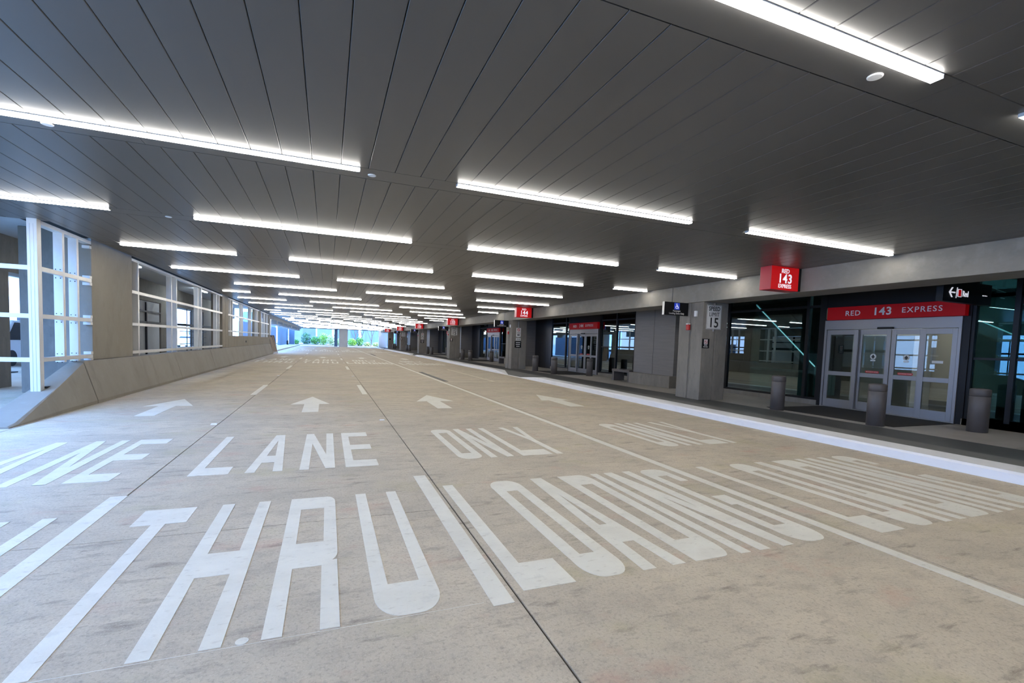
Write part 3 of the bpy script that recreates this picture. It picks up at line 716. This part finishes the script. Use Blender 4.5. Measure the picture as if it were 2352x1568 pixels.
for k in range(3):
    r = thing('lobby_counter', (16.5, 12.6+PER*k, .14), 'long dark counter inside the glass near gate %s' % NUM[k], 'counter', 'lobby counters')
    build('top', MB().box(14.3, 14.9, 10.8+PER*k, 14.0+PER*k, 1.02, 1.08), 'steel', r)
    build('body', MB().box(14.35, 14.85, 10.9+PER*k, 13.9+PER*k, .14, 1.02), 'teal', r)

r = thing('wayfinding_sign', (12.5, 5.85, 3.5), 'black hanging sign with white arrow and Red, right of the gate 143 header', 'sign')
build('panel', MB().box(11.62, 13.36, 5.80, 5.92, 2.80, 3.24), 'black', r)
build('hanger', MB().box(12.0, 12.04, 5.84, 5.88, 3.24, 3.5), 'black', r)
build('hanger', MB().box(12.9, 12.94, 5.84, 5.88, 3.24, 3.5), 'black', r)
pw_ = lambda u, v, w: (12.16+u, w, 2.99+v)
build('arrow', MB().prism([(-.32, -.013), (-.13, -.013), (-.13, .013), (-.32, .013)], pw_, 5.793, 5.80).prism([(-.35, 0), (-.26, -.10), (-.215, -.10), (-.305, 0), (-.215, .10), (-.26, .10)], pw_, 5.792, 5.80), 'sign_white', r)
build('divider', MB().prism([(-.10, -.11), (-.085, -.11), (-.06, .11), (-.075, .11)], pw_, 5.793, 5.80), 'sign_white', r)
mb = MB()
for q in ((-.04, -.03, -.08, .08), (.08, .09, -.08, .08), (-.03, .08, -.08, -.07), (-.03, .08, .07, .08)):
    mb.prism([(q[0], q[2]), (q[1], q[2]), (q[1], q[3]), (q[0], q[3])], pw_, 5.793, 5.80)
build('icon_frame', mb, 'sign_white', r)
build('icon_fill', MB().prism([(-.025, -.065), (.075, -.065), (.075, .065), (-.025, .065)], pw_, 5.794, 5.80), 'red', r)
text('lettering', 'Red', .17, (12.395, 5.797, 2.98), 'S', 'sign_white', r, bold=.002, xs=.78)
build('small_caption', MB().box(13.02, 13.08, 5.796, 5.80, 2.985, 3.003).box(13.10, 13.16, 5.796, 5.80, 2.987, 3.005).box(13.18, 13.195, 5.796, 5.80, 2.987, 3.003), 'sign_white', r)

# ------------------------------------------------------------------ left side: barrier, piers, framing
XL = -4.96
def sect(y, z, xi=-5.16):
    z = max(z, .02)
    xt = -4.68 - .22*min(1, z/.9)
    return [(-4.66, y, -.1), (-4.66, y, min(.07, z*.5)), (xt, y, z), (xi, y, z), (xi, y, -.1)]
def seg_barrier(y0, y1, z0, z1, label, name='barrier'):
    o = build(name, MB().loft([sect(y0, z0), sect(y1, z1)]), 'conc_wall', loc=(-4.9, (y0+y1)/2, 0), bevel=.008)
    return tag(o, label, 'barrier', 'concrete barrier segments')
def sect_end(y): return sect(y, .03)
o = build('barrier', MB().loft([sect(9.72, .03), sect(9.95, .06), sect(11.65, .515), sect(12.82, .885)]), 'conc_wall', loc=(-4.9, 11.3, 0), bevel=.006)
tag(o, 'sloping end section of the concrete barrier at the left', 'barrier', 'concrete barrier segments')
bs = [12.84, 19.3, 24.6, 29.3, 36.0, 42.0, 48.6]
for i in range(len(bs)-1):
    seg_barrier(bs[i]+.006, bs[i+1]-.006, .92, .92, 'concrete barrier section, %s beyond the sloping end' % ORD[i])

def pier(y0, y1, label, z0=.92):
    return tag(build('concrete_pier', MB().box(XL-.5, XL, y0, y1, z0+.005, 3.65), 'conc_wall', loc=(XL-.2, (y0+y1)/2, z0), bevel=.01), label, 'pier', 'concrete piers above the barrier')
pier(13.44, 15.80, 'broad tan concrete pier above the barrier, nearest at left')
pier(27.64, 28.45, 'slim tan concrete pier between the first and second framed bays')
pier(28.47, 29.15, 'narrow concrete pier just beyond the slim one')
pier(41.5, 42.35, 'slim concrete pier at the far end of the low wall bay')
pier(47.9, 48.6, 'last concrete pier at the end of the barrier')
r = thing('low_wall', (-5.1, 38, .9), 'concrete low wall under the far framed bays', 'wall')
build('panel', MB().box(XL-.18, XL, 29.17, 41.48, .925, 1.55), 'conc_wall', r, bevel=.006)
build('panel', MB().box(XL-.18, XL, 42.37, 47.88, .925, 1.50), 'conc_wall', r, bevel=.006)
build('vent', MB().box(XL-.0, XL+.015, 34.9, 35.3, 1.14, 1.26), 'black', r)
struct(build('slot_shade_1', MB().box(XL-.5, XL-.05, 11.62, 48.6, 3.66, 4.1), 'ceil_gap'), 'near-black filler painted as the shade in the slot over the aluminium framing', 'trim')  # solid in near-black colour, standing for the shade inside the open slot

def bay(y0, y1, mull, rails, label, zb, top=3.54, brackets=False):
    r = thing('aluminium_frame', (XL-.07, (y0+y1)/2, zb), label, 'window frame', 'white aluminium frames')
    for z in rails: build('rail', MB().box(XL-.075, XL, y0, y1, z-.04, z+.04), 'alu', r)
    build('head_rail', MB().box(XL-.15, XL, y0, y1, top-.03, top+.04), 'alu', r)
    for m_ in mull:
        zs = [zb] + [q for q in rails] + [top]
        mb = MB().box(XL-.15, XL-.002, m_, m_+.085, zb, top)
        mu = build('mullion', mb, 'alu', r, bevel=.003)
        if brackets:
            for z in rails:
                for dz in (-.085, .085):
                    for dx in (-.115, -.04): build('bolt', MB().box(XL+dx-.008, XL+dx+.008, m_-.006, m_, z+dz-.008, z+dz+.008), 'black', mu)
    if brackets:
        for z in rails + [top-.1]:
            for dz in ((-.075, .075) if z < 3.3 else (0,)):
                build('bracket', MB().box(XL-.13, XL+.004, y1-.1, y1+.004, z+dz-.03, z+dz+.03), 'alu', r)
    return r
b1 = bay(11.45, 13.44, [12.2, 12.78], [1.01, 1.82, 2.70], 'nearest aluminium frame between the tall white post and the pier', .93, brackets=True)
bay(15.8, 27.62, [16.24, 19.27, 19.85, 22.8, 23.38, 26.3, 26.88], [1.03, 1.80, 2.68], 'long aluminium framed bay beyond the broad pier', .93)
bay(29.15, 41.5, [29.7, 30.4, 33.4, 33.85, 36.85, 37.35, 40.05, 40.6], [1.80, 2.68], 'aluminium framed bay above the low wall', 1.55)
bay(42.35, 47.9, [43.0, 45.0, 47.0], [1.80, 2.68], 'short aluminium framed bay nearest the lumber', 1.5)
r = thing('corner_post', (-5.03, 11.39, .35), 'tall white aluminium corner post standing on the sloping barrier', 'post')
build('shaft', MB().box(XL-.147, XL, 11.31, 11.45, .36, 3.60), 'alu', r, bevel=.005)
build('flutes', MB().box(XL-.105, XL-.10, 11.305, 11.31, .4, 3.5).box(XL-.055, XL-.05, 11.305, 11.31, .4, 3.5), 'steel', r)
build('base_shoe', MB().box(XL-.10, XL+.03, 11.46, 11.6, .45, .50), 'black', r)
r = thing('aluminium_frame', (-6.5, 11.39, 0), 'aluminium frame running left from the corner post', 'window frame', 'white aluminium frames')
for z in (1.01, 1.82, 2.70): build('rail', MB().box(-8.6, XL-.148, 11.33, 11.40, z-.04, z+.04), 'alu', r)
build('mullion', MB().box(-8.7, -8.605, 11.3, 11.45, 0, 3.55), 'alu', r)
build('mullion', MB().box(-6.9, -6.8, 11.402, 11.50, 0, 3.55), 'alu', r)

# structure behind the framing
ZB = 4.05
struct(build('left_ceiling', MB().box(-14.5, -5.47, 11.52, 50, ZB, ZB+.3).box(-9.4, -5.47, 11.52, 11.6, 3.72, ZB), 'plaster'), 'pale ceiling of the unfinished side hall', 'ceiling')
struct(build('wall_left', MB().box(-8.3, -8.0, 20.5, 29.05, 0, 3.05), 'plaster'), 'pale wall of the unfinished side hall', 'wall')
tag(build('concrete_beam', MB().box(-8.6, -8.0, 11.6, 50, 3.08, ZB-.005), 'conc', loc=(-8.3, 30, 3.1)), 'dark concrete beam inside the unfinished side hall', 'beam')
tag(build('concrete_pier', MB().box(-6.98, -5.5, 15.1, 16.2, 0, ZB-.005), 'conc', loc=(-6.2, 15.6, 0), bevel=.01), 'grey concrete pier standing behind the nearest frame', 'pier', 'side hall piers')
for i, (a, b) in enumerate(((29.1, 30.1), (37.8, 40.6), (46, 47), (15.7, 16.75))):
    tag(build('concrete_pier', MB().box(-8.7, -7.95, a, b, 0, 3.08), 'conc', loc=(-8.3, (a+b)/2, 0)), ['thin', 'wide', 'farthest', 'nearest'][i] + ' grey pier beneath the side hall beam', 'pier', 'side hall piers')
struct(build('parapet', MB().box(-8.5, -8.2, 30.1, 37.8, 0, .75).box(-8.5, -8.2, 40.6, 46, 0, .8), 'plaster'), 'pale parapet under the side hall openings', 'wall')
r = thing('door_frame', (-7.95, 27.2, 0), 'dark steel partition frame on the pale side wall', 'frame')
build('upright', MB().box(-7.99, -7.93, 27.0, 27.12, .1, 3.0), 'black', r)
build('crossbar', MB().box(-7.99, -7.93, 24, 29, 2.52, 2.60), 'black', r)
build('crossbar', MB().box(-7.99, -7.93, 20, 29, 1.93, 2.10), 'black', r)
r = thing('scaffold', (-7.7, 34, 0), 'dark steel scaffold in the bright side opening', 'scaffold')
for y in (32.4, 33.3, 34.2, 35.1, 36.2): build('standard', MB().tube((-7.6, y, .0), (-7.6, y, 3.0), .022), 'black', r)
for z in (1.0, 1.35, 1.7): build('ledger', MB().tube((-7.6, 31, z), (-7.6, 37, z), .018), 'black', r)
build('deck', MB().box(-7.9, -7.3, 31, 37, 2.02, 2.12), 'black', r)
for k, (x, y) in enumerate(((-6.6, 20.5), (-6.6, 31.0), (-6.6, 41.0))):
    r = thing('linear_ceiling_light', (x, y, ZB), 'white strip lamp on the side hall ceiling, %s' % ['nearest', 'middle', 'farthest'][k], 'ceiling light', 'side hall lamps')
    build('lens', MB().box(x-.05, x+.05, y-1.1, y+1.3, ZB-.06, ZB-.02), 'lens_hall', r); build('housing', MB().box(x-.06, x+.06, y-1.12, y+1.32, ZB-.02, ZB), 'lamp_body', r)
r = thing('steel_railing', (-8.5, 12.5, 0), 'dark steel pipe rails across the open side hall end', 'railing')
build('rail', MB().tube((-8.3, 11.8, 2.05), (-8.3, 15.68, 2.05), .05), 'black', r); build('rail', MB().tube((-8.3, 11.8, 2.75), (-8.3, 15.68, 2.75), .025), 'black', r)
build('post', MB().tube((-8.3, 14.3, 0), (-8.3, 14.3, 2.75), .03), 'black', r)

# outside to the left: white cars, cone, pale building
def car(x, y, label, van=False):
    r = thing('car', (x, y, 0), label, 'car', 'white parked cars')
    h = 1.9 if van else 1.45; w = .9
    prof = [(-2.3, .3), (2.3, .3), (2.35, .75), (2.1, .95), (1.2, 1.02), (.6, h-.05), (-1.3, h), (-2.1, 1.05), (-2.35, .9)]
    b = MB().prism(prof, lambda u, v, w_: (x+w_, y+u, v), -w, w)
    build('body', b, 'carpaint', r, bevel=.06)
    build('side_window', MB().prism([(.95, 1.05), (.5, h-.14), (-1.2, h-.1), (-1.75, 1.08)], lambda u, v, w_: (x+w_, y+u, v), w, w+.012).prism([(.95, 1.05), (.5, h-.14), (-1.2, h-.1), (-1.75, 1.08)], lambda u, v, w_: (x+w_, y+u, v), -w-.012, -w), 'carglass', r)
    build('windshield', MB().prism([(-.75, 1.1), (.75, 1.1), (.62, h-.18), (-.62, h-.18)], lambda u, v, w_: (x+u, w_-(v-1.1)*-.9, v), y-2.28, y-2.24), 'carglass', r)
    for sx in (-1, 1):
        for sy in (-1.45, 1.45):
            n = 16
            build('wheel', MB().prism([(sy+.33*math.cos(2*math.pi*i/n), .33+.33*math.sin(2*math.pi*i/n)) for i in range(n)], lambda u, v, w_: (x+w_, y+u, v), sx*w-.1, sx*w+.03), 'rubber', r)
car(-13.0, 27, 'white van seen through the gap left of the grey pier', True)
car(-15.5, 34, 'white car behind the van seen through the side gap')
car(-14.0, 62, 'white car outside beyond the side hall opening')
r = thing('traffic_cone', (-10.6, 21.8, 0), 'orange traffic cone by the bright gap at far left', 'traffic cone')
build('cone', MB().lathe([(.22, .03), (.04, .85), (0, .86)], -10.6, 21.8, 16), 'cone', r); build('base', MB().box(-10.9, -10.3, 21.5, 22.1, 0, .03), 'rubber', r)
for i, (x, y, sx, sy, h) in enumerate(((-24, 45, 3, 50, 7), (-22, 100, 3, 40, 9))):
    r = thing('building', (x, y, 0), ['pale building left of the side hall', 'pale building far left'][i], 'building', 'pale outside buildings')
    build('wall', MB().box(x-sx, x+sx, y-sy/2, y+sy/2, 0, h), 'out_white', r)
    for j in range(6): build('window', MB().box(x+sx, x+sx+.03, y-sy/2+2+j*sy/6.5, y-sy/2+4.5+j*sy/6.5, 1.2, 2.6), 'carglass', r)

r = thing('building', (-20, -5, 0), 'unseen grey block added left of the open roadway side to cut sky light', 'building')  # added out of view to hold back low sky light from the left
build('wall', MB().box(-23, -17.5, -30, 9, 0, 9), 'conc', r)
for j in range(5): build('window', MB().box(-17.5, -17.47, -24+j*6.5, -21+j*6.5, 1.2, 3.0), 'carglass', r)

# left side beyond the barrier
struct(build('wall_left_far', MB().box(-8.6, -8.2, 56, 70, .0, 3.05).box(-8.3, -8.0, 71.5, 88, 0, 3.1).box(-7.9, -7.5, 89, 107, 0, 3.4), 'out_blue'), 'blue grey far left wall panels', 'wall')
tag(build('fascia', MB().box(-5.6, -5.0, 48.7, 104.9, 3.25, 4.0), 'conc', loc=(-5.3, 75, 3.25)), 'grey concrete fascia beyond the last left pier', 'fascia')
for j in range(7):
    y = 55 + 7.2*j
    tag(build('beam_end', MB().box(-6.2, -4.95, y, y+.9, 2.85, 3.245), 'conc_beam', loc=(-5.5, y, 3)), 'pale concrete beam end under the far left fascia, %s along' % ORD[j], 'beam end', 'beam ends under the fascia')
struct(build('far_walkway', MB().box(-8.3, -5.1, 50, 104, -.05, .14), 'ground'), 'raised pale walkway at far left', 'paving')
tag(build('concrete_pier', MB().box(-5.9, -5.1, 50.5, 51.1, 0.14, 3.25), 'alu', loc=(-5.5, 50.8, .14)), 'slender white column beside the lumber', 'pier')
r = thing('lumber_stack', (-5.7, 50, 0), 'bundle of brown timber boards leaning at the barrier end', 'lumber')
for i in range(7):
    x = -5.08+i*.09
    build('plank', MB().loft([[(x+.02*i, 49.6, 0), (x+.02*i+.07, 49.6, 0), (x+.02*i+.07, 49.7, 0), (x+.02*i, 49.7, 0)], [(x-.35, 49.9, 1.65-.06*(i % 3)), (x-.28, 49.9, 1.65-.06*(i % 3)), (x-.28, 50.0, 1.65-.06*(i % 3)), (x-.35, 50.0, 1.65-.06*(i % 3))]]), 'wood', r)
tag(build('board_panel', MB().loft([[(-5.7, 50.1, .15), (-4.45, 50.1, .15), (-4.45, 50.2, .15), (-5.7, 50.2, .15)], [(-5.7, 50.3, 1.7), (-4.75, 50.3, 1.7), (-4.75, 50.4, 1.7), (-5.7, 50.4, 1.7)]]), 'dkboard', loc=(-5.4, 50.2, .1)), 'dark board leaning behind the timber', 'board')

# ------------------------------------------------------------------ far end: pillars, pale walls, garden
tag(build('concrete_column', MB().box(2.15, 3.75, 99.5, 101.2, 0, HC), 'plaster', loc=(3, 100, 0), bevel=.02), 'wide grey column in the middle of the garden end', 'column', 'far end columns')
tag(build('concrete_column', MB().box(1.3, 1.9, 103.5, 104.4, 0, HC), 'out_blue', loc=(1.6, 104, 0)), 'slim blue grey column left of the wide central one', 'column', 'far end columns')
tag(build('concrete_column', MB().box(9.9, 11.6, 101, 102.5, 0, 3.6), 'out_white', loc=(10.8, 101.5, 0)), 'pale column at the right end of the roadway', 'column', 'far end columns')
tag(build('concrete_column', MB().box(-7.2, -6.2, 104, 105, 0, HC), 'out_blue', loc=(-6.7, 104, 0)), 'blue grey column at the left of the garden end', 'column', 'far end columns')
tag(build('end_fascia', MB().box(-9, 10.2, 105.02, 105.4, HC-.12, 5), 'conc', loc=(0, 105, HC)), 'grey fascia closing the ceiling at the garden end', 'fascia')
tag(build('end_fascia', MB().box(10.29, 14, 96.2, 100.9, 3.1, 4.2), 'conc_beam', loc=(11, 99, 3.1)), 'grey fascia above the pale right end column', 'fascia')
mb = MB()
for i, (a, b) in enumerate(((-22, -13.5), (-9.5, -6.2), (-2.8, 1.2), (1.9, 8.6), (9.4, 16), (17, 30))): mb.box(a, b, 146+i % 2*2, 147+i % 2*2, 0, 8)
struct(build('wall_far', mb, 'out_blue'), 'blue grey walls beyond the garden', 'wall')
for i, (x, w) in enumerate(((-5.6, 2.9), (8.9, .5), (13.9, 1.6), (17.2, .9))):
    tag(build('concrete_column', MB().box(x, x+w, 126+i, 127+i, 0, 7), 'out_blue', loc=(x, 126+i, 0)), ['broad blue grey column behind the left shrubs', 'thin blue grey column behind the right shrubs', 'blue grey column at right behind the shrubs', 'rightmost blue grey column in the garden'][i], 'column', 'garden columns')
struct(build('garden_bed', MB().box(-14, 24, 112, 124, -.05, .12), 'mulch'), 'planted bed at the garden end', 'planting bed')

def foliage(cx, cy, cz, rx, ry, rz, n, size):
    mb = MB()
    for _ in range(n):
        a = random.random()*2*math.pi; t = random.uniform(-1, 1); q = random.random()**.4
        s_ = math.sqrt(1-t*t)
        p = Vector((cx+rx*q*s_*math.cos(a), cy+ry*q*s_*math.sin(a), cz+rz*q*t))
        if p.z < .02: p.z = .02+random.random()*.2
        d1 = Vector((random.uniform(-1, 1), random.uniform(-1, 1), random.uniform(-1, 1))).normalized()
        d2 = d1.cross(Vector((random.uniform(-1, 1), random.uniform(-1, 1), random.uniform(-1, 1)))).normalized()
        d1 *= size*random.uniform(.6, 1.3); d2 *= size*.45
        b = len(mb.v); mb.v += [tuple(p-d1), tuple(p+d2), tuple(p+d1), tuple(p-d2)]; mb.f.append((b, b+1, b+2, b+3))
    return mb
SH = [(-11.5, 115, 1.3, 1.7, 'leaf_yellow', 'pale yellow shrub at the far left of the garden'), (-9.2, 116, 1.3, 1.2, 'leaf_green', 'green shrub under the left white block'),
      (-4.5, 117, 1.7, 2.4, 'leaf_dark', 'dark green shrub left of the garden centre'), (-2.6, 116, 1.5, 1.7, 'leaf_green', 'mid green shrub left of the tall yellow one'),
      (-.9, 116, 1.6, 2.5, 'leaf_lime', 'lime shrub left of the wide column'), (.9, 115, 1.7, 2.3, 'leaf_yellow', 'yellow green shrub beside the wide column'),
      (2.4, 114, 1.1, 1.3, 'leaf_yellow', 'low yellow shrub partly behind the wide column'), (5.2, 114, 1.5, 1.5, 'leaf_lime', 'bright lime shrub right of the wide column'),
      (6.9, 115, 1.5, 1.8, 'leaf_green', 'green shrub beneath the thin trees'), (8.6, 114, 1.1, .8, 'leaf_yellow', 'low yellow shrub near the trees'),
      (10.7, 115, 1.2, .8, 'leaf_yellow', 'low yellow shrub right of the trees'), (12.6, 116, 1.1, 1.6, 'leaf_green', 'small green shrub near the right column'), (15.8, 117, 1.6, 2.2, 'leaf_green', 'green shrub at the far right opening'),
      (-6.6, 114, 1.2, .9, 'leaf_green', 'low green shrub before the broad left column')]
for (x, y, r_, h, mk, lab) in SH:
    r_ *= .68
    r = thing('shrub', (x, y, .1), lab, 'shrub', 'garden shrubs')
    build('foliage', foliage(x, y, h*.5+.1, r_, r_*.8, h*.62, 700, .17), mk, r)
    build('stem', MB().tube((x, y, .1), (x+.1, y, h*.7), .05), 'trunk', r)
for i, (x, y) in enumerate(((5.9, 118), (7.4, 119), (9.7, 118))):
    r = thing('tree', (x, y, .1), ['leaning thin tree, left of three', 'thin tree, middle of three', 'thin tree, right of three'][i] + ' at the garden end', 'tree', 'thin garden trees')
    build('trunk', MB().tube((x, y, .1), (x+.3, y, 2.3), .11).tube((x+.3, y, 2.3), (x-.2, y, 5), .09).tube((x+.3, y, 2.3), (x+1.1, y, 5), .07).tube((x+.1, y, 1.2), (x-.8, y, 3.6), .06), 'trunk', r)
    build('foliage', foliage(x, y, 5.3, .8, .8, 1.3, 400, .17), 'leaf_green', r)
tag(build('sign_block', MB().box(-10.4, -8.0, 119, 119.4, 1.9, 2.9).box(-9.4, -9.0, 119.1, 119.3, .1, 1.9), 'out_white', loc=(-9, 119, 2)), 'white block above the left shrubs', 'block')
tag(build('fire_hydrant', MB().lathe([(0, 0.14), (.16, .14), (.14, .6), (.17, .65), (.14, .85), (.05, .98), (0, 1.0)], -7.0, 98, 12), 'black', loc=(-7, 98, .14)), 'dark hydrant by the far left wall', 'hydrant')
